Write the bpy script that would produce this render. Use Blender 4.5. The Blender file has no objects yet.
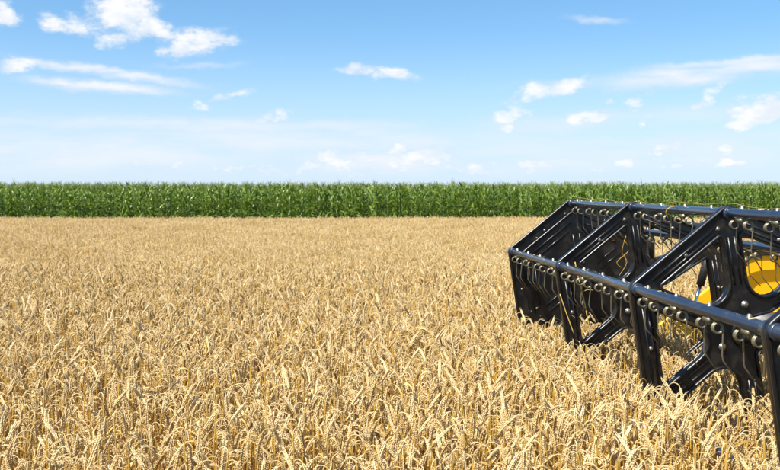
import bpy, bmesh, math, random
from mathutils import Vector, Matrix, noise as mnoise
import numpy as np

R_ = math.radians
scene = bpy.context.scene
rng = random.Random(7)

# ------------------------------------------------------------------ camera
F, CAM_H, HOR = 850.0, 1.70, 187.0          # focal length in photo pixels, eye height, horizon row
cam_d = bpy.data.cameras.new('camera')
cam = bpy.data.objects.new('camera', cam_d)
scene.collection.objects.link(cam)
cam.location = (0, 0, CAM_H)
cam.rotation_euler = (R_(90), 0, 0)
cam_d.sensor_width = 36.0
cam_d.lens = F / 780.0 * 36.0
cam_d.shift_y = -(235.0 - HOR) / 780.0
cam_d.clip_start = 0.05
cam_d.clip_end = 5000
cam_d.dof.use_dof = True
cam_d.dof.focus_distance = 4.6
cam_d.dof.aperture_fstop = 9.0
scene.camera = cam

# ------------------------------------------------------------------ sun
SUN = Vector((-0.50, -0.42, 0.95)).normalized()      # direction towards the sun
sun_d = bpy.data.lights.new('sun', 'SUN')
sun_d.energy = 4.8
sun_d.angle = R_(0.55)
sun_d.color = (1.0, 0.955, 0.88)
sun = bpy.data.objects.new('sun', sun_d)
scene.collection.objects.link(sun)
sun.rotation_euler = (-SUN).to_track_quat('-Z', 'Y').to_euler()
sun.location = (-6, -6, 12)

scene.view_settings.view_transform = 'Standard'
scene.view_settings.look = 'None'
scene.view_settings.exposure = 0.92
scene.view_settings.gamma = 1.0
scene.view_settings.use_curve_mapping = False
scene.cycles.max_bounces = 8
scene.cycles.transparent_max_bounces = 8

# ------------------------------------------------------------------ sky
world = bpy.data.worlds.new('World')
scene.world = world
world.use_nodes = True
wt = world.node_tree
wt.nodes.clear()


def wn(kind, **kw):
    n = wt.nodes.new(kind)
    for k, v in kw.items():
        setattr(n, k, v)
    return n


def wmath(op, a, b=None, clamp=False):
    n = wn('ShaderNodeMath', operation=op)
    n.use_clamp = clamp
    for i, v in enumerate((a, b)):
        if v is None:
            continue
        if isinstance(v, (int, float)):
            n.inputs[i].default_value = v
        else:
            wt.links.new(v, n.inputs[i])
    return n.outputs[0]


def wrange(v, a, b, c, d, smooth=True):
    n = wn('ShaderNodeMapRange')
    n.interpolation_type = 'SMOOTHSTEP' if smooth else 'LINEAR'
    n.clamp = True
    wt.links.new(v, n.inputs['Value'])
    for k, x in zip(('From Min', 'From Max', 'To Min', 'To Max'), (a, b, c, d)):
        n.inputs[k].default_value = x
    return n.outputs['Result']


w_out = wn('ShaderNodeOutputWorld')
w_bg = wn('ShaderNodeBackground')
w_bg.inputs['Strength'].default_value = 0.098
sky = wn('ShaderNodeTexSky', sky_type='NISHITA')
sky.sun_disc = False
sky.sun_elevation = math.asin(SUN.z)
sky.sun_rotation = math.atan2(SUN.x, SUN.y)
sky.altitude = 200
sky.air_density = 1.0
sky.dust_density = 0.35
sky.ozone_density = 2.2
tc = wn('ShaderNodeTexCoord')
sep = wn('ShaderNodeSeparateXYZ')
wt.links.new(tc.outputs['Generated'], sep.inputs[0])
# look a little above the true direction, so that the low sky stays as blue as in the photograph
lift = wn('ShaderNodeVectorMath', operation='MULTIPLY_ADD')
lift.inputs[1].default_value = (1.0, 1.0, 0.945)
lift.inputs[2].default_value = (0.0, 0.0, 0.055)
wt.links.new(tc.outputs['Generated'], lift.inputs[0])
wt.links.new(lift.outputs[0], sky.inputs['Vector'])
az = wmath('ARCTAN2', sep.outputs['X'], sep.outputs['Y'])
el = wmath('ARCSINE', sep.outputs['Z'])
comb = wn('ShaderNodeCombineXYZ')
wt.links.new(az, comb.inputs['X'])
wt.links.new(el, comb.inputs['Y'])
# puffy distortion of the cloud outlines
nz_s = wn('ShaderNodeVectorMath', operation='MULTIPLY')
nz_s.inputs[1].default_value = (1.0, 1.5, 1.0)
wt.links.new(comb.outputs[0], nz_s.inputs[0])
nzd = wn('ShaderNodeTexNoise')
nzd.inputs['Scale'].default_value = 22
nzd.inputs['Detail'].default_value = 6
nzd.inputs['Roughness'].default_value = 0.6
wt.links.new(nz_s.outputs[0], nzd.inputs['Vector'])
dsub = wn('ShaderNodeVectorMath', operation='SUBTRACT')
dsub.inputs[1].default_value = (0.5, 0.5, 0.5)
wt.links.new(nzd.outputs['Color'], dsub.inputs[0])
dmul = wn('ShaderNodeVectorMath', operation='MULTIPLY')
dmul.inputs[1].default_value = (0.06, 0.022, 0)
wt.links.new(dsub.outputs[0], dmul.inputs[0])
dadd = wn('ShaderNodeVectorMath', operation='ADD')
wt.links.new(comb.outputs[0], dadd.inputs[0])
wt.links.new(dmul.outputs[0], dadd.inputs[1])
dirv = dadd.outputs[0]


def cloud_blob(px, py, rx, ry, st, ang):
    a0 = math.atan((px - 390) / F)
    e0 = math.atan((HOR - py) / F * math.cos(a0))
    m = wn('ShaderNodeMapping', vector_type='TEXTURE')
    m.inputs['Location'].default_value = (a0, e0, 0)
    m.inputs['Rotation'].default_value = (0, 0, R_(ang))
    m.inputs['Scale'].default_value = (rx / F, ry / F, 1)
    wt.links.new(dirv, m.inputs['Vector'])
    l = wn('ShaderNodeVectorMath', operation='LENGTH')
    wt.links.new(m.outputs[0], l.inputs[0])
    return wrange(l.outputs['Value'], 1.5, 0.15, 0.0, st)


PUFFS = [(124, 16, 34, 22, 1.0, 0), (150, 28, 30, 15, 1.0, -15), (112, 40, 18, 11, .8, 0), (130, 2, 22, 14, 1, 0),
         (196, 43, 36, 14, 1.0, 12), (170, 52, 16, 9, .7, 0), (68, 25, 24, 12, .9, -8), (6, 13, 12, 12, .8, 30),
         (20, 66, 30, 8, .8, 5), (200, 105, 14, 6, .8, 0), (229, 95, 22, 6, .65, 15), (385, 73, 46, 8, .8, -5),
         (350, 68, 26, 6, .6, 0), (280, 116, 16, 5, .55, 30), (552, 89, 42, 9, .85, 12), (508, 117, 20, 11, .9, 10),
         (508, 130, 14, 6, .6, 0), (588, 118, 34, 7, .75, 8), (638, 100, 12, 8, .5, 50), (603, 103, 8, 4, .5, 0),
         (711, 97, 23, 9, .8, 25), (757, 112, 36, 14, .95, 20), (742, 124, 20, 8, .7, 0), (667, 147, 19, 8, .85, 12),
         (728, 150, 28, 7, .6, 0), (734, 162, 15, 5, .6, 5), (625, 162, 11, 6, .55, 30), (420, 158, 44, 13, .75, 10),
         (360, 163, 42, 12, .6, 0), (300, 165, 30, 9, .5, 0), (470, 168, 30, 8, .6, 0), (540, 166, 30, 7, .55, 0), (400, 150, 26, 9, .6, 20), (330, 155, 24, 9, .55, 10), (250, 168, 34, 7, .5, 0),
         (262, 119, 20, 5, .5, 15), (650, 118, 12, 6, .5, 30), (690, 165, 22, 5, .5, 0), (595, 170, 18, 5, .45, 0), (160, 165, 40, 6, .4, 0)]
WISPS = [(110, 72, 85, 5, .8, -6), (100, 86, 66, 6, .95, -2), (710, 73, 115, 11, .85, 4), (730, 62, 80, 5, .7, 2),
         (592, 20, 30, 4, .5, -5), (540, 83, 44, 2.5, .35, 0), (340, 125, 90, 7, .5, 0), (375, 162, 95, 12, .75, 0), (540, 165, 90, 9, .5, 0), (700, 158, 90, 10, .5, 0), (170, 124, 240, 9, .6, 0), (300, 140, 260, 14, .60, 0),
         (60, 152, 220, 20, .65, 0), (600, 122, 190, 11, .42, 3), (640, 148, 300, 16, .45, 0), (200, 66, 40, 3, .4, 3)]


def fold(vals):
    r = vals[0]
    for v in vals[1:]:
        r = wmath('MAXIMUM', r, v)
    return r


m_puff = fold([cloud_blob(*p) for p in PUFFS])
m_wisp = fold([cloud_blob(*p) for p in WISPS])
# the same scattered cover goes on round the rest of the sky
sc_s = wn('ShaderNodeVectorMath', operation='MULTIPLY')
sc_s.inputs[1].default_value = (1.0, 2.6, 1.0)
wt.links.new(comb.outputs[0], sc_s.inputs[0])
nz_all = wn('ShaderNodeTexNoise')
nz_all.inputs['Scale'].default_value = 7
nz_all.inputs['Detail'].default_value = 7
wt.links.new(sc_s.outputs[0], nz_all.inputs['Vector'])
away = wrange(wmath('ABSOLUTE', az), 0.46, 0.62, 0.0, 1.0)
high = wrange(el, 0.22, 0.32, 0.0, 1.0)
elsewhere = wmath('MAXIMUM', away, high)
m_all = wmath('MULTIPLY', wrange(nz_all.outputs[0], 0.58, 0.74, 0.0, 0.85), elsewhere)
m_all = wmath('MULTIPLY', m_all, wrange(el, 0.9, 1.4, 1.0, 0.3))

fb_s = wn('ShaderNodeVectorMath', operation='MULTIPLY')
fb_s.inputs[1].default_value = (1.0, 1.7, 1.0)
wt.links.new(comb.outputs[0], fb_s.inputs[0])
fb = wn('ShaderNodeTexNoise')
fb.inputs['Scale'].default_value = 34
fb.inputs['Detail'].default_value = 8
fb.inputs['Roughness'].default_value = 0.62
wt.links.new(fb_s.outputs[0], fb.inputs['Vector'])
fbc = wmath('MULTIPLY', wmath('SUBTRACT', fb.outputs[0], 0.5), 2.1)
puff_any = wmath('MAXIMUM', m_puff, m_all)
puff_d = wmath('MULTIPLY', wrange(wmath('ADD', puff_any, fbc), 0.08, 1.0, 0, 1), wrange(puff_any, 0.0, 0.3, 0, 1))
ws_s = wn('ShaderNodeVectorMath', operation='MULTIPLY')
ws_s.inputs[1].default_value = (1.0, 6.0, 1.0)
wt.links.new(comb.outputs[0], ws_s.inputs[0])
ws = wn('ShaderNodeTexNoise')
ws.inputs['Scale'].default_value = 9
ws.inputs['Detail'].default_value = 7
wt.links.new(ws_s.outputs[0], ws.inputs['Vector'])
wisp_d = wmath('MULTIPLY', m_wisp, wrange(ws.outputs[0], 0.28, 0.62, 0.35, 1.25))
haze_band = wrange(el, -0.03, 0.19, 0.92, 0.0)
clear = wmath('MULTIPLY', wmath('SUBTRACT', 1.0, puff_d, clamp=True), wmath('SUBTRACT', 1.0, wisp_d, clamp=True))
clear = wmath('MULTIPLY', clear, wmath('SUBTRACT', 1.0, haze_band, clamp=True))
dens = wmath('SUBTRACT', 1.0, clear, clamp=True)
ccol = wn('ShaderNodeMix', data_type='RGBA')
ccol.inputs[6].default_value = (3.6, 4.3, 5.15, 1)
ccol.inputs[7].default_value = (5.35, 5.4, 5.5, 1)
thick = wmath('MULTIPLY', wrange(wmath('ADD', puff_any, fbc), 0.2, 0.8, 0, 1), wrange(nzd.outputs[0], 0.36, 0.56, 0.45, 1.0))
wt.links.new(wmath('MAXIMUM', thick, wmath('MULTIPLY', wisp_d, 0.7)), ccol.inputs[0])
hs = wn('ShaderNodeHueSaturation')
hs.inputs['Saturation'].default_value = 1.2
hs.inputs['Hue'].default_value = 0.494
hs.inputs['Value'].default_value = 1.0
wt.links.new(sky.outputs[0], hs.inputs['Color'])
smix = wn('ShaderNodeMix', data_type='RGBA')
wt.links.new(dens, smix.inputs[0])
wt.links.new(hs.outputs[0], smix.inputs[6])
wt.links.new(ccol.outputs[2], smix.inputs[7])
wt.links.new(smix.outputs[2], w_bg.inputs['Color'])
wt.links.new(w_bg.outputs[0], w_out.inputs[0])

# ------------------------------------------------------------------ helpers
COL = scene.collection


def link(o, parent=None):
    COL.objects.link(o)
    if parent is not None:
        o.parent = parent
    return o


def tag(o, label=None, cat=None, group=None, kind=None):
    if label:
        o['label'] = label
    if cat:
        o['category'] = cat
    if group:
        o['group'] = group
    if kind:
        o['kind'] = kind
    return o


def empty(name, loc=(0, 0, 0), rz=0.0):
    o = bpy.data.objects.new(name, None)
    o.empty_display_size = 0.1
    o.location = loc
    o.rotation_euler = (0, 0, rz)
    return link(o)


def mesh_obj(name, me, parent=None):
    return link(bpy.data.objects.new(name, me), parent)


class Geo:
    """collects vertices and faces with a material index and a per-point tone"""

    def __init__(self):
        self.v, self.f, self.m, self.t = [], [], [], []

    def add(self, vs, fs, mi=0, tone=0.5):
        b = len(self.v)
        self.v.extend(vs)
        self.t.extend([tone] * len(vs))
        self.f.extend([tuple(b + i for i in f) for f in fs])
        self.m.extend([mi] * len(fs))

    def tube(self, pts, rad, n=6, mi=0, tone=0.5, cap=True, up=None):
        pts = [Vector(p) for p in pts]
        rads = rad if isinstance(rad, (list, tuple)) else [rad] * len(pts)
        vs, fs = [], []
        ref = Vector(up) if up else Vector((0.3, 0.7, 0.2))
        prev = None
        for i, p in enumerate(pts):
            a = pts[max(i - 1, 0)]
            c = pts[min(i + 1, len(pts) - 1)]
            d = (c - a)
            d = d.normalized() if d.length > 1e-9 else Vector((0, 0, 1))
            if prev is None:
                s = d.cross(ref)
                if s.length < 1e-3:
                    s = d.cross(Vector((1, 0, 0)))
            else:
                s = prev - d * prev.dot(d)
            s.normalize()
            prev = s
            t = d.cross(s)
            for k in range(n):
                q = 2 * math.pi * k / n
                vs.append(p + (s * math.cos(q) + t * math.sin(q)) * rads[i])
        for i in range(len(pts) - 1):
            for k in range(n):
                k2 = (k + 1) % n
                fs.append((i * n + k, i * n + k2, (i + 1) * n + k2, (i + 1) * n + k))
        if cap:
            fs.append(tuple(range(n - 1, -1, -1)))
            fs.append(tuple((len(pts) - 1) * n + k for k in range(n)))
        self.add(vs, fs, mi, tone)

    def box(self, c, s, mi=0, rot=None):
        c = Vector(c)
        vs = []
        for z in (-.5, .5):
            for y in (-.5, .5):
                for x in (-.5, .5):
                    p = Vector((x * s[0], y * s[1], z * s[2]))
                    if rot is not None:
                        p = rot @ p
                    vs.append(c + p)
        self.add(vs, [(0, 2, 3, 1), (4, 5, 7, 6), (0, 1, 5, 4), (2, 6, 7, 3), (0, 4, 6, 2), (1, 3, 7, 5)], mi)

    def mesh(self, name, mats, smooth=True, tone=False):
        me = bpy.data.meshes.new(name)
        me.from_pydata([tuple(p) for p in self.v], [], self.f)
        for m in mats:
            me.materials.append(m)
        if len(mats) > 1:
            me.polygons.foreach_set('material_index', self.m)
        if smooth:
            me.polygons.foreach_set('use_smooth', [True] * len(me.polygons))
        if tone:
            a = me.attributes.new('tone', 'FLOAT', 'POINT')
            a.data.foreach_set('value', self.t)
        me.update()
        return me


# ------------------------------------------------------------------ materials
def new_mat(name):
    m = bpy.data.materials.new(name)
    m.use_nodes = True
    nt = m.node_tree
    b = nt.nodes['Principled BSDF']
    return m, nt, b


def ramp(nt, src, stops):
    r = nt.nodes.new('ShaderNodeValToRGB')
    e = r.color_ramp.elements
    e[0].position, e[0].color = stops[0][0], (*stops[0][1], 1)
    e[1].position, e[1].color = stops[-1][0], (*stops[-1][1], 1)
    for p, c in stops[1:-1]:
        x = e.new(p)
        x.color = (*c, 1)
    nt.links.new(src, r.inputs[0])
    return r.outputs[0]


def tex_noise(nt, scale, detail=4, vec='Object', rough=0.55):
    t = nt.nodes.new('ShaderNodeTexCoord')
    n = nt.nodes.new('ShaderNodeTexNoise')
    n.inputs['Scale'].default_value = scale
    n.inputs['Detail'].default_value = detail
    n.inputs['Roughness'].default_value = rough
    nt.links.new(t.outputs[vec], n.inputs['Vector'])
    return n.outputs[0]


def plant_mat(name, stops, rough, transl, nscale, spec=0.3):
    """dry or green plant tissue: tone differs from plant to plant, a little light passes through"""
    m, nt, b = new_mat(name)
    at = nt.nodes.new('ShaderNodeAttribute')
    at.attribute_name = 'tone'
    oi = nt.nodes.new('ShaderNodeObjectInfo')
    nz = tex_noise(nt, nscale, 2)

    def mth(op, a, c):
        n = nt.nodes.new('ShaderNodeMath')
        n.operation = op
        for i, v in enumerate((a, c)):
            if isinstance(v, (int, float)):
                n.inputs[i].default_value = v
            else:
                nt.links.new(v, n.inputs[i])
        return n.outputs[0]
    s = mth('ADD', mth('MULTIPLY', at.outputs['Fac'], 0.55), mth('MULTIPLY', oi.outputs['Random'], 0.25))
    s = mth('ADD', s, mth('MULTIPLY', nz, 0.25))
    col = ramp(nt, s, stops)
    nt.links.new(col, b.inputs['Base Color'])
    b.inputs['Roughness'].default_value = rough
    b.inputs['Specular IOR Level'].default_value = spec
    if transl > 0:
        tr = nt.nodes.new('ShaderNodeBsdfTranslucent')
        nt.links.new(col, tr.inputs['Color'])
        mx = nt.nodes.new('ShaderNodeMixShader')
        mx.inputs[0].default_value = transl
        out = nt.nodes['Material Output']
        nt.links.new(b.outputs[0], mx.inputs[1])
        nt.links.new(tr.outputs[0], mx.inputs[2])
        nt.links.new(mx.outputs[0], out.inputs[0])
    return m


M_ear = plant_mat('wheat_ear', [(0.1, (.50, .30, .08)), (0.45, (.73, .53, .24)), (0.8, (.86, .69, .38)), (1, (.92, .79, .52))], .45, .14, 160)
M_straw = plant_mat('wheat_straw', [(0.1, (.52, .28, .035)), (0.5, (.66, .40, .065)), (0.9, (.78, .55, .15))], .45, .25, 30, .4)
M_wleaf = plant_mat('dry_leaf', [(0.1, (.48, .28, .07)), (0.45, (.68, .48, .18)), (0.9, (.88, .74, .44))], .55, .30, 40)
M_cleaf = plant_mat('maize_leaf', [(0.1, (.055, .105, .011)), (0.5, (.13, .21, .02)), (0.85, (.27, .35, .055)), (1, (.42, .47, .16))], .36, .30, 3, .5)
M_cstalk = plant_mat('maize_stalk', [(0.1, (.07, .13, .03)), (0.9, (.16, .22, .06))], .5, .0, 5)
M_tassel = plant_mat('maize_tassel', [(0.1, (.11, .17, .04)), (0.9, (.26, .30, .09))], .7, .15, 8)


def paint_mat(name, base, dust, rough=(.22, .5), coat=.3, metallic=0.0, nsc=14, dust_amt=(.52, .8)):
    m, nt, b = new_mat(name)
    n1 = tex_noise(nt, nsc, 6, rough=.65)
    r = nt.nodes.new('ShaderNodeMapRange')
    r.inputs['From Min'].default_value, r.inputs['From Max'].default_value = dust_amt
    nt.links.new(n1, r.inputs['Value'])
    mx = nt.nodes.new('ShaderNodeMix')
    mx.data_type = 'RGBA'
    mx.inputs[6].default_value = (*base, 1)
    mx.inputs[7].default_value = (*dust, 1)
    nt.links.new(r.outputs[0], mx.inputs[0])
    nt.links.new(mx.outputs[2], b.inputs['Base Color'])
    r2 = nt.nodes.new('ShaderNodeMapRange')
    r2.inputs['From Min'].default_value, r2.inputs['From Max'].default_value = .3, .75
    r2.inputs['To Min'].default_value, r2.inputs['To Max'].default_value = rough
    nt.links.new(n1, r2.inputs['Value'])
    nt.links.new(r2.outputs[0], b.inputs['Roughness'])
    b.inputs['Metallic'].default_value = metallic
    b.inputs['Coat Weight'].default_value = coat
    b.inputs['Coat Roughness'].default_value = .15
    return m


M_black = paint_mat('black_paint', (.006, .006, .007), (.045, .036, .024), (.26, .50), .12)
M_bar = paint_mat('black_bar_paint', (.009, .017, .036), (.05, .05, .052), (.28, .45), .7, 0, 20, (.55, .9))
M_bar.node_tree.nodes['Principled BSDF'].inputs['IOR'].default_value = 1.7
M_yellow = paint_mat('yellow_paint', (.88, .50, .006), (.66, .42, .07), (.3, .5), .3, 0, 6, (.55, .95))
M_zinc = paint_mat('plated_spring_steel', (.25, .22, .14), (.13, .10, .06), (.36, .58), 0, .7, 60)
M_steel = paint_mat('bolt_steel', (.34, .32, .28), (.20, .16, .11), (.3, .55), 0, .8, 40)
M_dark = paint_mat('dark_rubber', (.012, .012, .012), (.05, .045, .035), (.45, .7), 0)
M_chrome = paint_mat('cylinder_rod', (.6, .6, .6), (.35, .3, .25), (.12, .3), 0, 1.0, 10)
M_worn = paint_mat('worn_steel', (.20, .19, .18), (.16, .10, .05), (.35, .6), 0, .8, 8)
M_twine = plant_mat('twine', [(0.1, (.28, .19, .06)), (0.9, (.42, .30, .10))], .7, 0, 20)

m_soil, nt, b = new_mat('soil')
col = ramp(nt, tex_noise(nt, 3.0, 8, 'Object', .7), [(0.3, (.05, .035, .02)), (.6, (.11, .078, .042)), (.8, (.22, .16, .08))])
nt.links.new(col, b.inputs['Base Color'])
b.inputs['Roughness'].default_value = .95
bmp = nt.nodes.new('ShaderNodeBump')
bmp.inputs['Distance'].default_value = .04
nt.links.new(tex_noise(nt, 9.0, 8, 'Object', .7), bmp.inputs['Height'])
nt.links.new(bmp.outputs[0], b.inputs['Normal'])

# ------------------------------------------------------------------ ground
gm = bpy.data.meshes.new('ground')
N = 48
xs = [-1500 + 3000 * i / N for i in range(N + 1)]
ys = [-600 + 3000 * i / N for i in range(N + 1)]
gm.from_pydata([(x, y, 0) for y in ys for x in xs], [],
               [(j * (N + 1) + i, j * (N + 1) + i + 1, (j + 1) * (N + 1) + i + 1, (j + 1) * (N + 1) + i) for j in range(N) for i in range(N)])
gm.materials.append(m_soil)
tag(mesh_obj('ground', gm), 'bare brown soil of the field under the crops', 'ground', kind='structure')

# ------------------------------------------------------------------ reel frame of reference (needed to keep crop out of the header)
AX, AY, AZ = 1.4723, 3.5427, 1.0978
VX = -0.10530
ROT = math.atan2(-VX, 1.0)
RR, A0, SP = 0.5, 98.54, 1.01767
cs, sn = math.cos(ROT), math.sin(ROT)


def to_local(x, y):
    dx, dy = x - AX, y - AY
    return dx * cs + dy * sn, -dx * sn + dy * cs      # u (away from the crop), s (along the reel)


def in_header(x, y):
    u, s = to_local(x, y)
    return u > 0.46 and -6.0 < s < 2.62


# ------------------------------------------------------------------ wheat
def stalk(r, detail, lean=None, droop=None, height=None):
    """one ripe wheat plant, base at the origin: stem, ear and dry leaves, each its own Geo"""
    H = height if height else (r.uniform(.82, .92) if detail else r.uniform(.79, .89))
    th_end = droop if droop is not None else R_(r.choice([r.uniform(8, 60), r.uniform(125, 160), r.uniform(150, 178), r.uniform(155, 182), r.uniform(160, 185), r.uniform(160, 188), r.uniform(160, 188)]))
    if th_end < 1.6:
        H -= .075
    a0 = lean if lean is not None else r.uniform(0, 2 * math.pi)
    lean_d = Vector((math.cos(a0), math.sin(a0), 0))
    side = Vector((-math.sin(a0), math.cos(a0), 0))
    ear_l = r.choice((r.uniform(.048, .060), r.uniform(.056, .076), r.uniform(.058, .078)))
    # centre line: straight stem, an arch, then the ear that goes on bending a little
    tilt = r.uniform(0, .10)
    arch = r.uniform(.035, .075)
    th_neck = th_end * r.uniform(.78, .95)
    p = Vector((0, 0, 0))
    th = tilt
    L0 = H - arch * .75
    stem_pts = [p.copy()]
    ns = 3 if detail else 2
    for i in range(ns):
        p = p + (lean_d * math.sin(th) + Vector((0, 0, 1)) * math.cos(th)) * (L0 / ns)
        stem_pts.append(p.copy())
    na = 7 if detail else 4
    for i in range(na):
        th = tilt + (th_neck - tilt) * (i + .5) / na
        p = p + (lean_d * math.sin(th) + Vector((0, 0, 1)) * math.cos(th)) * (arch / na)
        stem_pts.append(p.copy())
    tone = r.random()
    g_stem = Geo()
    g_stem.tube(stem_pts[:ns + 1], .0019, 4 if detail else 3, 1, tone, cap=False)
    g_stem.tube(stem_pts[ns:], .0015, 4 if detail else 3, 2, .45 + .55 * tone, cap=False)   # pale neck
    # ear
    g_ear = Geo()
    nsp = 10 if detail else 6
    step = ear_l / nsp
    twist = r.uniform(0, math.pi)
    ear_pts = []
    for i in range(nsp + 1):
        th = th_neck + (th_end - th_neck) * i / nsp
        ear_pts.append((p.copy(), th))
        p = p + (lean_d * math.sin(th) + Vector((0, 0, 1)) * math.cos(th)) * step
    etone = r.random()
    if detail:
        g_ear.tube([q for q, _ in ear_pts], .0021, 4, 0, etone, cap=False)
    rows = (0, math.pi) if not detail else (0, math.pi * .5, math.pi, math.pi * 1.5)
    for i, (q, th) in enumerate(ear_pts):
        d = lean_d * math.sin(th) + Vector((0, 0, 1)) * math.cos(th)
        nrm = (lean_d * math.cos(th) - Vector((0, 0, 1)) * math.sin(th))
        taper = 1.0 - .35 * max(0, (i - nsp * .7) / (nsp * .3)) - .25 * max(0, (1 - i / 1.5))
        for k, ph in enumerate(rows):
            off = (k % 2) * .5 * step
            aa = ph + twist + r.uniform(-.2, .2)
            o = nrm * math.cos(aa) + side * math.sin(aa)
            sd = d.cross(o)
            wide = .0024 if detail else .0036
            c0 = q + d * (off - step * .25) + o * .001
            ln = step * (1.75 if detail else 1.7)
            out = o * (.0031 if detail else .0034) * taper
            mid = c0 + d * ln * .45 + out
            tip = c0 + d * ln * r.uniform(.95, 1.15) + out * 1.35
            tt = min(1, max(0, etone + r.uniform(-.22, .22)))
            w = sd * wide * taper
            t_ = o * .0029 * taper
            vs = [c0, mid + w, mid + t_, mid - w, mid - t_ * .6, tip]
            fs = [(0, 1, 2), (0, 2, 3), (0, 3, 4), (0, 4, 1), (5, 2, 1), (5, 3, 2), (5, 4, 3), (5, 1, 4)]
            g_ear.add(vs, fs, 0, tt)
            if detail and r.random() < .35:      # short beak of the glume
                a1 = tip + d * r.uniform(.004, .011) + o * .0015
                g_ear.add([tip + sd * .0006, tip - sd * .0006, a1], [(0, 1, 2)], 0, tt)
    # leaves
    leaves = []
    for k in range(r.choice((1, 2, 2)) if detail else r.choice((0, 1, 1))):
        g_leaf = Geo()
        leaves.append(g_leaf)
        z0 = H * r.uniform(.5, .93)
        fl = r.uniform(0, 2 * math.pi)
        fd = Vector((math.cos(fl), math.sin(fl), 0))
        fs_ = Vector((-math.sin(fl), math.cos(fl), 0))
        ll = r.uniform(.07, .17)
        q = Vector((0, 0, z0)) + lean_d * math.sin(tilt) * z0
        th = r.uniform(.3, .7)
        bend = r.uniform(1.2, 2.6)
        vs, fc = [], []
        nl = 6 if detail else 3
        tw = 0
        for i in range(nl + 1):
            w = .0042 * (1 - (i / nl) ** 1.6) + .0004
            tw += r.uniform(-.5, .6)
            ss = fs_ * math.cos(tw) + Vector((0, 0, 1)) * math.sin(tw)
            vs += [q + ss * w, q - ss * w]
            th += bend / nl
            q = q + (fd * math.sin(th) + Vector((0, 0, 1)) * math.cos(th)) * (ll / nl)
        for i in range(nl):
            fc.append((2 * i, 2 * i + 1, 2 * i + 3, 2 * i + 2))
        g_leaf.add(vs, fc, 2, r.random())
    return [g_stem, g_ear] + leaves


def merge(gs, off=(0, 0, 0), rot=None, scale=1.0, into=None):
    g = into or Geo()
    off = Vector(off)
    for s in gs:
        b0 = len(g.v)
        for p in s.v:
            q = p * scale
            if rot is not None:
                q = rot @ q
            g.v.append(q + off)
        g.t.extend(s.t)
        g.f.extend([tuple(b0 + i for i in f) for f in s.f])
        g.m.extend(s.m)
    return g


WM = [M_ear, M_straw, M_wleaf]
wr = random.Random(21)
NVAR = 32
variants = [stalk(wr, True) for _ in range(NVAR)]
proto_col = bpy.data.collections.new('wheat_sources')
for i, gs in enumerate(variants):
    o = bpy.data.objects.new('wheat_source', merge(gs).mesh('wheat_source', WM, tone=True))
    proto_col.objects.link(o)
PATCH = 0.5
patch_col = bpy.data.collections.new('wheat_patch_sources')
for k in range(6):
    g = Geo()
    for i in range(215):
        gs = stalk(wr, False)
        merge(gs, (wr.uniform(-.27, .27), wr.uniform(-.27, .27), wr.gauss(-.045, .030)), into=g)
    o = bpy.data.objects.new('wheat_patch_source', g.mesh('wheat_patch_source', WM, tone=True))
    patch_col.objects.link(o)


def scatter_object(name, pts, coll, label, cat):
    """pts: (x, y, z, rotation, scale, index): one mesh of points, plants set on them by geometry nodes"""
    me = bpy.data.meshes.new(name)
    n = len(pts)
    arr = np.array(pts, dtype=np.float32)
    me.vertices.add(n)
    me.vertices.foreach_set('co', arr[:, :3].ravel())
    for an, col_i in (('rz', 3), ('sc', 4)):
        a = me.attributes.new(an, 'FLOAT', 'POINT')
        a.data.foreach_set('value', arr[:, col_i].copy())
    for an, col_i in (('tx', 6), ('ty', 7)):
        a = me.attributes.new(an, 'FLOAT', 'POINT')
        a.data.foreach_set('value', arr[:, col_i].copy())
    a = me.attributes.new('idx', 'INT', 'POINT')
    a.data.foreach_set('value', arr[:, 5].astype(np.int32))
    o = mesh_obj(name, me)
    ng = bpy.data.node_groups.new(name + '_nodes', 'GeometryNodeTree')
    ng.interface.new_socket('Geometry', in_out='INPUT', socket_type='NodeSocketGeometry')
    ng.interface.new_socket('Geometry', in_out='OUTPUT', socket_type='NodeSocketGeometry')
    N_ = ng.nodes
    gi, go = N_.new('NodeGroupInput'), N_.new('NodeGroupOutput')
    ci = N_.new('GeometryNodeCollectionInfo')
    ci.inputs['Collection'].default_value = coll
    ci.inputs['Separate Children'].default_value = True
    ci.inputs['Reset Children'].default_value = True
    ip = N_.new('GeometryNodeInstanceOnPoints')
    ip.inputs['Pick Instance'].default_value = True

    def attr(nm, typ):
        a = N_.new('GeometryNodeInputNamedAttribute')
        a.data_type = typ
        a.inputs['Name'].default_value = nm
        return a.outputs['Attribute']
    cx = N_.new('ShaderNodeCombineXYZ')
    ng.links.new(attr('rz', 'FLOAT'), cx.inputs['Z'])
    ng.links.new(attr('tx', 'FLOAT'), cx.inputs['X'])
    ng.links.new(attr('ty', 'FLOAT'), cx.inputs['Y'])
    ng.links.new(gi.outputs[0], ip.inputs['Points'])
    ng.links.new(ci.outputs[0], ip.inputs['Instance'])
    ng.links.new(attr('idx', 'INT'), ip.inputs['Instance Index'])
    ng.links.new(cx.outputs[0], ip.inputs['Rotation'])
    ng.links.new(attr('sc', 'FLOAT'), ip.inputs['Scale'])
    ng.links.new(ip.outputs[0], go.inputs[0])
    md = o.modifiers.new('plants', 'NODES')
    md.node_group = ng
    return tag(o, label, cat, kind='stuff')


WHEAT_END = 24.6
NEAR_END = 9.0


def sway(x, y):
    return mnoise.noise(Vector((x * .55, y * .55, 3.1))) * .035 + mnoise.noise(Vector((x * 2.3, y * 2.3, 7.7))) * .02


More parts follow.
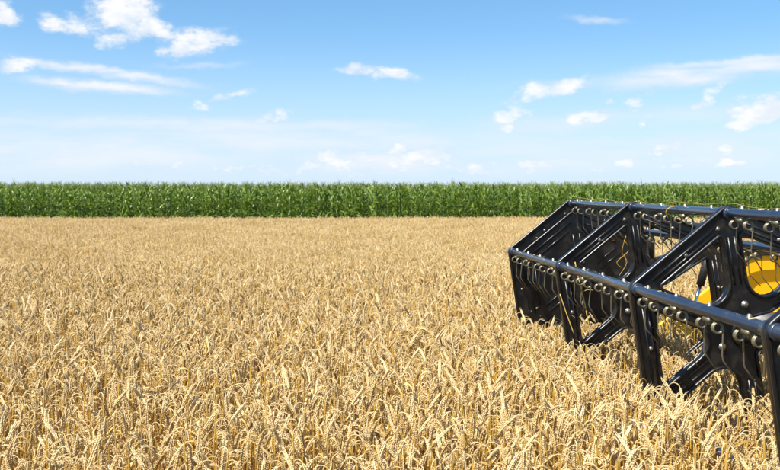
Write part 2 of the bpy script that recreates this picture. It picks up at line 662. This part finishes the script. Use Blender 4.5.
near_pts = []
cell = 1 / math.sqrt(740.0)
y = 1.25
while y < NEAR_END:
    half = .46 * y * 1.22 + .55
    x = -half
    while x < half:
        px, py = x + wr.uniform(-.5, .5) * cell * 1.3, y + wr.uniform(-.5, .5) * cell * 1.3
        if not in_header(px, py):
            sc = 1.0 + sway(px, py) + wr.gauss(0, .03)
            u0, s0 = to_local(px, py)
            tl = .10 if (-.75 < u0 < -.2 and s0 < 2.15) else .045
            if s0 < 2.1:                       # the turning reel presses the crop down and heaps it in front
                sc *= .965 if u0 > -.40 else (1.055 if s0 < -.10 and u0 > -1.0 else (1.005 if u0 > -.8 else 1.0))
            near_pts.append((px, py, 0, wr.uniform(0, 6.2832), sc, wr.randrange(NVAR), wr.gauss(0, tl), wr.gauss(0, tl)))
        x += cell
    y += cell


def top_px(p):
    """rough picture position of a stalk's top, to find the stalks that show largest"""
    z = .83 * p[4]
    return 390 + F * p[0] / p[1], HOR + F * (CAM_H - z) / p[1]


in_view = []
for i, p in enumerate(near_pts):
    u_, v_ = top_px(p)
    if 6 < u_ < 774 and v_ < 466:
        in_view.append((p[1], i))
in_view.sort()
single = set(i for _, i in in_view[:300])

stem_me = [v[0].mesh('stem', WM, tone=True) for v in variants]
ear_me = [v[1].mesh('ear', WM, tone=True) for v in variants]
leaf_me = [[l.mesh('leaf', WM, tone=True) for l in v[2:]] for v in variants]
for i in sorted(single):
    p = near_pts[i]
    r_ = bpy.data.objects.new('wheat_stalk', None)
    r_.empty_display_size = .05
    r_.location = p[:3]
    r_.rotation_euler = (p[6], p[7], p[3])
    r_.scale = (p[4],) * 3
    link(r_)
    tag(r_, 'ripe golden wheat stalk along the very bottom edge of the photo', 'wheat stalk', 'wheat stalks nearest the camera')
    k = p[5]
    mesh_obj('stem', stem_me[k], r_)
    mesh_obj('ear', ear_me[k], r_)
    for lm in leaf_me[k]:
        mesh_obj('leaf', lm, r_)
scatter_object('wheat_crop_near', [p for i, p in enumerate(near_pts) if i not in single], proto_col,
               'ripe golden wheat with nodding ears filling the foreground', 'wheat')
far_pts = []
y = NEAR_END + PATCH * .5
while y < WHEAT_END:
    half = .46 * y * 1.22 + 1.2
    x = -half
    while x < half:
        px, py = x + wr.uniform(-.08, .08), y + wr.uniform(-.06, .06)
        far_pts.append((px, py, 0, wr.choice((0, 1.5708, 3.1416, 4.7124)), 1.0 + sway(px * .5, py * .5) + wr.gauss(0, .012), wr.randrange(6), 0, 0))
        x += PATCH
    y += PATCH
scatter_object('wheat_crop_far', far_pts, patch_col, 'pale golden wheat stretching back to the green maize', 'wheat')

# ------------------------------------------------------------------ maize
def maize(r):
    gs, gl, gt = Geo(), Geo(), Geo()
    H = r.uniform(1.53, 1.63)
    bend = Vector((r.uniform(-.06, .06), r.uniform(-.06, .06), 0))
    P = lambda t: Vector((0, 0, H * t)) + bend * t * t
    tone = r.random()
    gs.tube([P(i / 4) for i in range(5)], [.014, .013, .011, .008, .005], 5, 1, tone)
    n = r.randrange(13, 17)
    base = r.uniform(0, 6.28)
    for i in range(n):
        t = .10 + .88 * i / (n - 1)
        a = base + (i % 2) * math.pi + r.uniform(-.5, .5)
        fd = Vector((math.cos(a), math.sin(a), 0))
        sd = Vector((-math.sin(a), math.cos(a), 0))
        ll = r.uniform(.42, .64) * (1.0 - .45 * abs(t - .55) / .55)
        if t > .85:
            ll *= .75
        th = r.uniform(.25, .75) * (1.25 - .7 * t)
        bend_t = r.uniform(1.3, 3.0) * (1.2 - .70 * t)
        q = P(t)
        nl = 6
        vs, fc = [], []
        lt = min(1, max(0, tone * .5 + r.uniform(0, .5)))
        if t < .25 and r.random() < .4:
            lt = 1.0
        tw = r.uniform(-.2, .2)
        for k in range(nl + 1):
            f = k / nl
            w = .028 * (min(1, .45 + 2.2 * f) if f < .3 else 1 - ((f - .3) / .7) ** 1.7) + .001
            tw += r.uniform(-.22, .22)
            d = fd * math.sin(th) + Vector((0, 0, 1)) * math.cos(th)
            up = fd * -math.cos(th) + Vector((0, 0, 1)) * math.sin(th)
            ss = sd * math.cos(tw) + up * math.sin(tw)
            nn = d.cross(ss)
            vs += [q + ss * w + nn * w * .3, q.copy(), q - ss * w + nn * w * .3]
            th += bend_t / nl
            q = q + d * (ll / nl)
        for k in range(nl):
            fc += [(3 * k, 3 * k + 1, 3 * k + 4, 3 * k + 3), (3 * k + 1, 3 * k + 2, 3 * k + 5, 3 * k + 4)]
        gl.add(vs, fc, 0, lt)
    top = P(1)
    gt.tube([top - Vector((0, 0, .02)), top + Vector((0, 0, .17))], [.004, .0015], 4, 2, r.random())
    for k in range(4):
        a = r.uniform(0, 6.28)
        o = Vector((math.cos(a), math.sin(a), 0))
        z = r.uniform(.02, .10)
        gt.tube([top + Vector((0, 0, z)), top + Vector((0, 0, z + .08)) + o * .03, top + Vector((0, 0, z + r.uniform(.12, .16))) + o * r.uniform(.06, .10)],
                [.004, .004, .002], 3, 2, r.random(), cap=False)
    return gs, gl, gt


CM = [M_cleaf, M_cstalk, M_tassel]
mr = random.Random(5)
mvars = [maize(mr) for _ in range(14)]
maize_col = bpy.data.collections.new('maize_sources')
for v in mvars:
    maize_col.objects.link(bpy.data.objects.new('maize_source', merge(v).mesh('maize_source', CM, tone=True)))
st_me = [v[0].mesh('stalk', CM, tone=True) for v in mvars]
lf_me = [v[1].mesh('foliage', CM, tone=True) for v in mvars]
ts_me = [v[2].mesh('tassel', CM, tone=True) for v in mvars]
cand, rest = [], []
for row in range(14):
    yy = 25.0 + row * .62
    half = .46 * yy * 1.2 + 1.5
    x = -half + mr.uniform(0, .1)
    while x < half:
        p = (x + mr.uniform(-.03, .03), yy + mr.uniform(-.05, .05), 0, mr.uniform(0, 6.2832),
             1.0 + mr.gauss(0, .022) + mnoise.noise(Vector((x * .4, yy * .4, 1.0))) * .03, mr.randrange(14), mr.gauss(0, .03), mr.gauss(0, .03))
        u_ = 390 + F * p[0] / p[1]
        if row < 2 and 4 < u_ < 776:
            cand.append(p)
        else:
            rest.append(p)
        x += .135 if row else .130
cand.sort(key=lambda p: p[1])
rest += cand[300:]
for p in cand[:300]:
    r_ = bpy.data.objects.new('maize_plant', None)
    r_.empty_display_size = .1
    r_.location = p[:3]
    r_.rotation_euler = (p[6], p[7], p[3])
    r_.scale = (p[4],) * 3
    link(r_)
    tag(r_, 'green leafy maize plant in the front rows behind the wheat', 'maize plant', 'maize plants in the front rows')
    k = p[5]
    mesh_obj('stalk', st_me[k], r_)
    mesh_obj('foliage', lf_me[k], r_)
    mesh_obj('tassel', ts_me[k], r_)
scatter_object('maize_crop', rest, maize_col, 'dense green maize crop standing behind its own front rows', 'maize')

# ------------------------------------------------------------------ harvester reel
dg_tmp = []


def round_poly(pts, rads, n=7):
    out = []
    m = len(pts)
    for i in range(m):
        p, a, c = Vector(pts[i]), Vector(pts[i - 1]), Vector(pts[(i + 1) % m])
        d1, d2 = (a - p).normalized(), (c - p).normalized()
        ang = d1.angle(d2)
        r = rads[i]
        t = r / math.tan(ang / 2)
        cen = p + (d1 + d2).normalized() * (r / math.sin(ang / 2))
        s, e = p + d1 * t - cen, p + d2 * t - cen
        a0 = math.atan2(s.y, s.x)
        a1 = math.atan2(e.y, e.x)
        da = (a1 - a0 + math.pi) % (2 * math.pi) - math.pi
        for k in range(n + 1):
            q = a0 + da * k / n
            out.append(cen + Vector((math.cos(q), math.sin(q))) * r)
    return out


def plate_mesh(name, outlines, half, bev, mats):
    """2D outlines (outer, then holes) filled, given thickness and rounded edges; drawn in x-z"""
    cu = bpy.data.curves.new('tmp', 'CURVE')
    cu.dimensions = '2D'
    cu.fill_mode = 'BOTH'
    cu.extrude = half
    cu.bevel_depth = bev
    cu.bevel_resolution = 1
    for o_ in outlines:
        s = cu.splines.new('POLY')
        s.points.add(len(o_) - 1)
        for p, q in zip(s.points, o_):
            p.co = (q[0], q[1], 0, 1)
        s.use_cyclic_u = True
    ob = bpy.data.objects.new('tmp', cu)
    COL.objects.link(ob)
    dg = bpy.context.evaluated_depsgraph_get()
    me = bpy.data.meshes.new_from_object(ob.evaluated_get(dg))
    bpy.data.objects.remove(ob)
    me.transform(Matrix.Rotation(R_(90), 4, 'X'))
    me.name = name
    me.materials.clear()
    for m in mats:
        me.materials.append(m)
    return me


def join_geo(me, g):
    bm = bmesh.new()
    bm.from_mesh(me)
    tmp = bpy.data.meshes.new('t')
    tmp.from_pydata([tuple(p) for p in g.v], [], g.f)
    n0 = len(bm.faces)
    bm.from_mesh(tmp)
    bm.faces.ensure_lookup_table()
    for f in bm.faces[n0:]:
        f.smooth = True
    bm.to_mesh(me)
    bm.free()
    bpy.data.meshes.remove(tmp)
    return me


def P2(ang, r):
    return Vector((math.cos(R_(ang)) * r, math.sin(R_(ang)) * r))


reel = tag(empty('harvester_reel', (AX, AY, 0), ROT),
           'black six-sided pickup reel of a combine header with hanging spring tines', 'harvester reel')
CEN = Vector((0, 0, AZ))

hexo = [P2(A0 + 60 * k, RR + .03) for k in range(6)]
outer = round_poly(hexo, [.045] * 6, 5)
FRONT = -.016                     # face towards the camera


def loop3(pts, y):
    return [(p[0], y, p[1]) for p in pts] + [(pts[0][0], y, pts[0][1]), (pts[1][0], y, pts[1][1])]


# open plate: rounded triangular openings between rim and spokes
holes = []
for k in range(6):
    v1, v2 = P2(A0 + 60 * k, RR), P2(A0 + 60 * k + 60, RR)
    rim_in = .866 * RR - .050
    mid_a = A0 + 60 * k + 30
    hw = .036
    # corners of the inset triangle, in a frame whose x runs along the middle of the sector
    xo = hw / math.sin(R_(30))
    yr = (rim_in - xo) * math.tan(R_(30))
    c, s = math.cos(R_(mid_a)), math.sin(R_(mid_a))
    tri = [(xo, 0), (rim_in, -yr), (rim_in, yr)]
    tri = [Vector((x * c - y * s, x * s + y * c)) for x, y in tri]
    if k == 4:                    # this opening runs in close beside the axle
        holes.append(round_poly([(.075, -.04), tri[1], tri[2], (.110, .085), (.0, .058)], [.012, .016, .016, .03, .008], 6))
        continue
    holes.append(round_poly(tri, [.022 if k in (3, 4) else .090, .016, .016], 8))
me_open = plate_mesh('spider_plate', [outer] + holes, .009, .005, [M_black])
g = Geo()
for h_ in holes:
    g.tube(loop3(h_, FRONT), .0075, 6, cap=False)
    g.tube(loop3(h_, -FRONT), .0075, 6, cap=False)
g.tube(loop3(outer, FRONT), .0075, 6, cap=False)
for k in range(6):
    a = P2(A0 + 60 * k, RR)
    b_ = P2(A0 + 60 * k + 60, RR)
    e = (b_ - a).normalized()
    inn = -((a + b_) * .5).normalized()
    for off, cut in ((.012, .075), (.034, .10)):
        p, q = a + e * cut + inn * off, b_ - e * cut + inn * off
        g.tube([(p.x, FRONT + .004, p.y), ((p.x + q.x) / 2, FRONT + .002, (p.y + q.y) / 2), (q.x, FRONT + .004, q.y)], .0055, 6)
    d = a.normalized()
    n_ = Vector((-d.y, d.x))
    for sgn in (-1, 1):
        p, q = d * .20 + n_ * sgn * .013, d * .40 + n_ * sgn * .013
        g.tube([(p.x, FRONT + .003, p.y), (q.x, FRONT + .003, q.y)], .005, 6)
# hub boss
ring = [P2(i * 15, .052) for i in range(24)]
g.tube(loop3(ring, FRONT - .004), .012, 6, cap=False)
join_geo(me_open, g)
# closed end plate with pressed ridges
me_end = plate_mesh('end_plate', [outer], .006, .004, [M_black])
g = Geo()
g.tube(loop3(outer, -.012), .009, 6, cap=False)
inner_r = round_poly([P2(A0 + 60 * k, RR - .05) for k in range(6)], [.03] * 6, 5)
g.tube(loop3(inner_r, -.010), .006, 6, cap=False)
for k in range(6):
    v1, v2 = P2(A0 + 60 * k, RR), P2(A0 + 60 * k + 60, RR)
    mid_a = A0 + 60 * k + 30
    c, s = math.cos(R_(mid_a)), math.sin(R_(mid_a))
    for off, hl in ((.345, .17), (.305, .12)):
        p, q = [Vector((off * c - t_ * s, off * s + t_ * c)) for t_ in (-hl, hl)]
        g.tube([(p.x, -.010, p.y), (q.x, -.010, q.y)], .0055, 6)
    d = v1.normalized()
    n_ = Vector((-d.y, d.x))
    for sgn in (-1, 1):
        p, q = d * .14 + n_ * sgn * .022, d * .30 + n_ * sgn * .022
        g.tube([(p.x, -.010, p.y), (q.x, -.010, q.y)], .0055, 6)
join_geo(me_end, g)


def bolt_mesh(name, r, h, mat):
    g = Geo()
    prof = [(r * 1.35, 0), (r * 1.35, h * .18), (r, h * .2), (r, h * .6), (r * .8, h * .88), (r * .45, h)]
    n = 10
    vs, fs = [], []
    for (rr, yy) in prof:
        for k in range(n):
            q = 2 * math.pi * k / n
            vs.append(Vector((rr * math.cos(q), -yy, rr * math.sin(q))))
    for i in range(len(prof) - 1):
        for k in range(n):
            fs.append((i * n + k, i * n + (k + 1) % n, (i + 1) * n + (k + 1) % n, (i + 1) * n + k))
    fs.append(tuple((len(prof) - 1) * n + k for k in range(n)))
    g.add(vs, fs)
    return g.mesh(name, [mat])


me_bolt = bolt_mesh('bolt', .0115, .012, M_steel)
me_bolt_s = bolt_mesh('small_bolt', .0075, .008, M_steel)

for j in range(5):
    o = mesh_obj('end_plate' if j == 0 else 'spider_plate', me_end if j == 0 else me_open, reel)
    o.location = (0, SP * (2 - j), AZ)
    if j == 0:
        o['label'] = 'closed black end plate at the far end of the reel'
    for k in range(6):
        sp_ = [(A0 + 60 * k - 8, .115, me_bolt, 0)] if k % 2 == 0 else []
        sp_ += [(A0 + 60 * k + 30, RR * .866 - .022, me_bolt_s, 0), (A0 + 60 * k + 7, RR - .055, me_bolt_s, 0)]
        for (aa, rr, mm, _) in sp_:
            b = mesh_obj('bolt', mm, o)
            q = P2(aa, rr)
            b.location = (q.x, FRONT + .002 if j else -.008, q.y)
# axle
g = Geo()
g.tube([(0, -SP * 2 - .1, AZ), (0, SP * 2 + .16, AZ)], .045, 20)
mesh_obj('axle', g.mesh('axle', [M_black]), reel)

# double spring tine: two coils hung under the bar, two kinked fingers
def tine_mesh(r, k):
    g = Geo()
    w = .0033
    for sgn in (-1, 1):
        y0 = sgn * .056
        pts = []
        cz, cr = -.046, .0168
        n = 34
        turns = 2.75
        for i in range(n + 1):
            q = math.pi * .5 + 2 * math.pi * turns * i / n
            pts.append(Vector((cr * math.cos(q), y0 + sgn * .0062 * turns * (i / n - .5), cz + cr * math.sin(q))))
        # leave the coil downwards
        e = pts[-1]
        dx = r.uniform(-.006, .006)
        fl = [Vector((e.x - .002 + dx * .2, e.y, e.z - .012)), Vector((e.x - .005 + dx, e.y, e.z - .095 + r.uniform(-.006, .006))),
              Vector((e.x - .001 + dx, e.y, e.z - .108)), Vector((e.x + .048 + dx * 2, e.y + r.uniform(-.006, .006), e.z - .175 + r.uniform(-.008, .008)))]
        g.tube(pts + fl, [.0033] * len(pts) + [.0029, .0026, .0026, .0024], 6)
    # bridge wire and clamp saddle
    g.tube([(0, -.056, -.0295), (0, 0, -.026), (0, .056, -.0295)], w, 6)
    g.box((0, 0, -.026), (.030, .040, .014))
    g.tube([(0, 0, -.03), (0, 0, -.044)], .006, 6)
    return g.mesh('tine', [M_zinc])


tr_ = random.Random(3)
tmesh = [tine_mesh(tr_, k) for k in range(5)]
gb = Geo()
n = 10
prof = [(.0085, .016), (.0085, .022), (.0066, .023), (.0066, .028), (.003, .0305)]
vs, fs = [], []
for rr, zz in prof:
    for k in range(n):
        q = 2 * math.pi * k / n
        vs.append(Vector((rr * math.cos(q), rr * math.sin(q), zz)))
for i in range(len(prof) - 1):
    for k in range(n):
        fs.append((i * n + k, i * n + (k + 1) % n, (i + 1) * n + (k + 1) % n, (i + 1) * n + k))
fs.append(tuple((len(prof) - 1) * n + k for k in range(n)))
gb.add(vs, fs)
me_bbolt = gb.mesh('bar_bolt', [M_steel])
bar_me = None
for k in range(6):
    q = P2(A0 + 60 * k, RR)
    if bar_me is None:
        g = Geo()
        g.tube([(0, -SP * 2 - .25, 0), (0, SP * 2 + .045, 0)], .0205, 20)
        for j in range(5):                      # bearing collars where the bar passes a plate
            yc = SP * (2 - j)
            g.tube([(0, yc - .035, 0), (0, yc - .033, 0), (0, yc + .033, 0), (0, yc + .035, 0)], [.024, .0265, .0265, .024], 16)
        bar_me = g.mesh('tine_bar', [M_bar])
    bar = mesh_obj('tine_bar', bar_me, reel)
    bar.location = (q.x, 0, AZ + q.y)
    for j in range(4):
        for i in range(4):
            yc = SP * (1 - j) + SP * (i + .5) / 4
            t = mesh_obj('tine', tmesh[tr_.randrange(5)], bar)
            t.location = (0, yc + tr_.uniform(-.006, .006), 0)
            t.rotation_euler = (0, tr_.gauss(0, .05), 0)
            b = mesh_obj('bolt', me_bbolt, bar)
            b.location = (0, yc, 0)
# twine caught along the top bar
q = P2(A0, RR)
g = Geo()
tw_pts = []
for i in range(28):
    s_ = 2.02 - i * .13
    tw_pts.append((q.x + .006 * math.sin(i * .9), s_, AZ + q.y + .031 + .006 * math.sin(i * .55) + .006 * math.sin(i * 1.7)))
g.tube(tw_pts, .0012, 5)
tw = mesh_obj('twine', g.mesh('twine', [M_twine], tone=True), reel)
tw['label'] = 'thin golden twine caught along the top bar of the reel'

# chaff lying on the bars and stuck to the plates
g = Geo()
cr_ = random.Random(11)
for i in range(210):
    k = cr_.choice((0, 1, 1, 1, 5))
    q = P2(A0 + 60 * k, RR)
    if i % 2:
        c = Vector((q.x + cr_.gauss(0, .008), cr_.uniform(-1.9, 2.0), AZ + q.y + .0208))
    else:
        a_ = cr_.uniform(0, 360)
        p = P2(a_, cr_.uniform(.39, .45) * (.9 if cr_.random() < .5 else 1))
        c = Vector((p.x, SP * (2 - cr_.randrange(5)) - .0165, AZ + p.y))
    ln = cr_.choice((.004, .006, .008, .014, .022))
    d = Vector((cr_.uniform(-1, 1), cr_.uniform(-1, 1), cr_.uniform(-.3, .3))).normalized()
    sd = d.cross(Vector((cr_.uniform(-.3, .3), -.6, 1))).normalized() * min(.0022, ln * .3)
    up_ = Vector((0, -.0008, .001))
    g.add([c - d * ln / 2 - sd, c + d * ln / 2 - sd * .6, c + d * ln / 2 + sd * .6 + up_, c - d * ln / 2 + sd + up_], [(0, 1, 2, 3)], 0, cr_.random())
ch = mesh_obj('chaff', g.mesh('chaff', [M_wleaf], tone=True), reel)
ch['kind'] = 'stuff'

# ------------------------------------------------------------------ header behind the reel
hd = tag(empty('harvester_header', (AX, AY, 0), ROT),
         'yellow and black cutting header of a combine standing behind the reel', 'harvester header')
S_END = 2.45
prof = [(.36, .30), (.30, .42), (.54, .60), (1.36, 1.165), (1.50, 1.20), (1.95, 1.20), (1.98, 1.17), (1.98, .30)]
me = plate_mesh('side_panel', [[Vector(p) for p in prof]], .012, .006, [M_yellow])
g = Geo()
g.tube([(.30, -.004, .42), (.54, -.004, .60), (1.36, -.004, 1.165), (1.50, -.004, 1.20), (1.95, -.004, 1.20)], .014, 8)
g.tube([(.95, -.018, .50), (1.5, -.018, .80), (1.8, -.018, .80)], .007, 8)
g.tube([(.75, -.018, .45), (1.8, -.018, .45)], .010, 8)
join_geo(me, g)
sp = mesh_obj('side_panel', me, hd)
sp.location = (0, S_END, 0)
# rear wall, floor pan
g = Geo()
g.box((1.96, .15, .76), (.04, 4.5, .92))
for yy in (-1.8, -.9, 0, .9, 1.8):
    g.box((1.925, yy, .76), (.03, .06, .90))
g.box((1.955, .15, 1.245), (.10, 4.52, .05))
mesh_obj('rear_wall', g.mesh('rear_wall', [M_yellow], smooth=False), hd)
g = Geo()
g.add([Vector(p) for p in ((.40, -2.1, .31), (.40, 2.43, .31), (.85, 2.43, .30), (.85, -2.1, .30), (1.45, -2.1, .33), (1.45, 2.43, .33), (1.93, -2.1, .50), (1.93, 2.43, .50))],
      [(0, 1, 2, 3), (3, 2, 5, 4), (4, 5, 7, 6)])
g.box((.62, .15, .275), (.46, 4.5, .03))
mesh_obj('floor_pan', g.mesh('floor_pan', [M_worn], smooth=False), hd)
# auger with flighting
au_tube = Geo()
AUX, AUZ = 1.32, .60
au_tube.tube([(AUX, -2.05, AUZ), (AUX, 2.40, AUZ)], .12, 24)
auger = mesh_obj('auger', au_tube.mesh('auger', [M_black]), hd)
g = Geo()
vs, fs = [], []
nst = 220
for i in range(nst + 1):
    yy = -2.0 + 4.38 * i / nst
    q = 2 * math.pi * (yy / .52)
    for rr in (.115, .245):
        for dy in (-.003, .003):
            vs.append(Vector((AUX + rr * math.cos(q), yy + dy, AUZ + rr * math.sin(q))))
for i in range(nst):
    a, b = i * 4, i * 4 + 4
    fs += [(a, a + 2, b + 2, b), (a + 1, b + 1, b + 3, a + 3), (a + 2, a + 3, b + 3, b + 2)]
g.add(vs, fs)
mesh_obj('flight', g.mesh('flight', [M_worn]), auger)
# cutter bar with guards
g = Geo()
g.box((.40, .15, .285), (.06, 4.5, .03))
cb = mesh_obj('cutter_bar', g.mesh('cutter_bar', [M_worn], smooth=False), hd)
gg = Geo()
gg.tube([(0, 0, 0), (-.06, 0, .004), (-.13, 0, -.004)], [.013, .010, .002], 6)
me_g = gg.mesh('guard', [M_worn])
for i in range(58):
    o = mesh_obj('guard', me_g, cb)
    o.location = (.37, -2.05 + i * .0762, .285)
# reel arm at the far end, its lift cylinder, the cross beam and the hydraulic lines
g = Geo()
arm = [(-.05, 2.20, 1.095), (.30, 2.20, 1.10), (.56, 2.20, 1.175), (.95, 2.20, 1.26), (1.95, 2.20, 1.32)]
for a, b in zip(arm[:-1], arm[1:]):
    a, b = Vector(a), Vector(b)
    d = b - a
    g.box((a + b) / 2, (d.length + .02, .05, .085), rot=Matrix.Rotation(-math.atan2(d.z, d.x), 3, 'Y'))
g.tube([(-.05, 2.165, 1.095), (-.05, 2.235, 1.095)], .07, 16)
mesh_obj('reel_arm', g.mesh('reel_arm', [M_black], smooth=False), hd)
g = Geo()
g.tube([(.93, 2.16, 1.25), (.905, 2.16, 1.16), (.868, 2.16, 1.03)], .027, 14)
cyl = mesh_obj('lift_cylinder', g.mesh('lift_cylinder', [M_dark]), hd)
g = Geo()
g.tube([(.868, 2.16, 1.03), (.80, 2.16, .79)], .013, 10)
g.tube([(.80, 2.13, .79), (.80, 2.19, .79)], .03, 12)
mesh_obj('rod', g.mesh('rod', [M_chrome]), cyl)
g = Geo()
g.tube([(.53, -2.3, 1.455), (.53, 2.32, 1.455)], .030, 16)
g.box((.53, 2.20, 1.32), (.04, .04, .24))
mesh_obj('cross_beam', g.mesh('cross_beam', [M_dark]), hd)
for zz, rr, mm, yb in ((1.245, .016, M_bar, 2.36), (1.285, .012, M_worn, 2.40), (1.225, .010, M_dark, 2.30)):
    g = Geo()
    g.tube([(1.22, yb, zz - .10), (1.30, yb, zz - .02), (1.38, yb, zz), (1.60, yb, zz + .01), (1.93, yb, zz)], rr, 10)
    mesh_obj('hydraulic_line', g.mesh('hydraulic_line', [mm]), hd)
g = Geo()
g.box((1.56, 2.36, 1.26), (.09, .08, .10))
g.tube([(1.53, 2.31, 1.29), (1.53, 2.26, 1.29)], .014, 8)
g.tube([(1.58, 2.31, 1.25), (1.58, 2.26, 1.25)], .014, 8)
mesh_obj('valve_block', g.mesh('valve_block', [M_steel], smooth=False), hd)

# ------------------------------------------------------------------ loose straws caught on the reel
def at(px, py, d):
    return Vector(((px - 390) / F * d, d, CAM_H - (py - HOR) / F * d))


def straw(pts, label, r=.0024, whisk=0):
    pts = [at(*p) for p in pts]
    base = pts[-1].copy()
    # smooth the line
    fine = []
    for i in range(len(pts) - 1):
        p0, p1, p2, p3 = pts[max(i - 1, 0)], pts[i], pts[i + 1], pts[min(i + 2, len(pts) - 1)]
        for t in (0, .25, .5, .75):
            fine.append(.5 * ((2 * p1) + (p2 - p0) * t + (2 * p0 - 5 * p1 + 4 * p2 - p3) * t * t + (3 * p1 - p0 - 3 * p2 + p3) * t ** 3))
    fine.append(pts[-1])
    g = Geo()
    g.tube([p - base for p in fine], r, 5, 0, .8)
    o = mesh_obj('loose_straw', g.mesh('loose_straw', [M_straw], tone=True))
    o.location = base
    tag(o, label, 'straw', 'straws caught on the reel')
    for k in range(whisk):
        i = len(fine) // 3 + k * 2
        p = fine[i] - base
        gw = Geo()
        gw.tube([p, p + Vector((.03, 0, .012)), p + Vector((.055, -.01, .03 - .02 * k))], .0014, 4, 0, .9)
        mesh_obj('blade', gw.mesh('blade', [M_straw], tone=True), o)


straw([(575, 262, 4.42), (579, 280, 4.40), (585, 305, 4.38), (590, 332, 4.36)], 'long loose straw hanging over the front bar by the second plate', .0026, 2)
straw([(560, 294, 4.36), (566, 312, 4.35), (574, 334, 4.34)], 'short straw lying against the leg of the second plate')
straw([(626, 236, 4.72), (622, 252, 4.74), (627, 262, 4.75), (619, 276, 4.76)], 'crooked straw dangling in the opening of the second plate', .0015)
straw([(624, 240, 4.80), (629, 250, 4.80), (617, 262, 4.80), (622, 268, 4.80)], 'knotted straw scrap beside the crooked straw in the opening', .0013)
straw([(668, 218, 3.95), (666, 212, 3.94), (669, 208, 3.93), (674, 207, 3.95), (680, 210, 4.0)], 'curled straw looped over the top bar of the reel', .0022)
straw([(748, 390, 2.9), (760, 402, 2.88), (776, 418, 2.86)], 'straight straw slanting across the nearest plate low at the right', .0022)
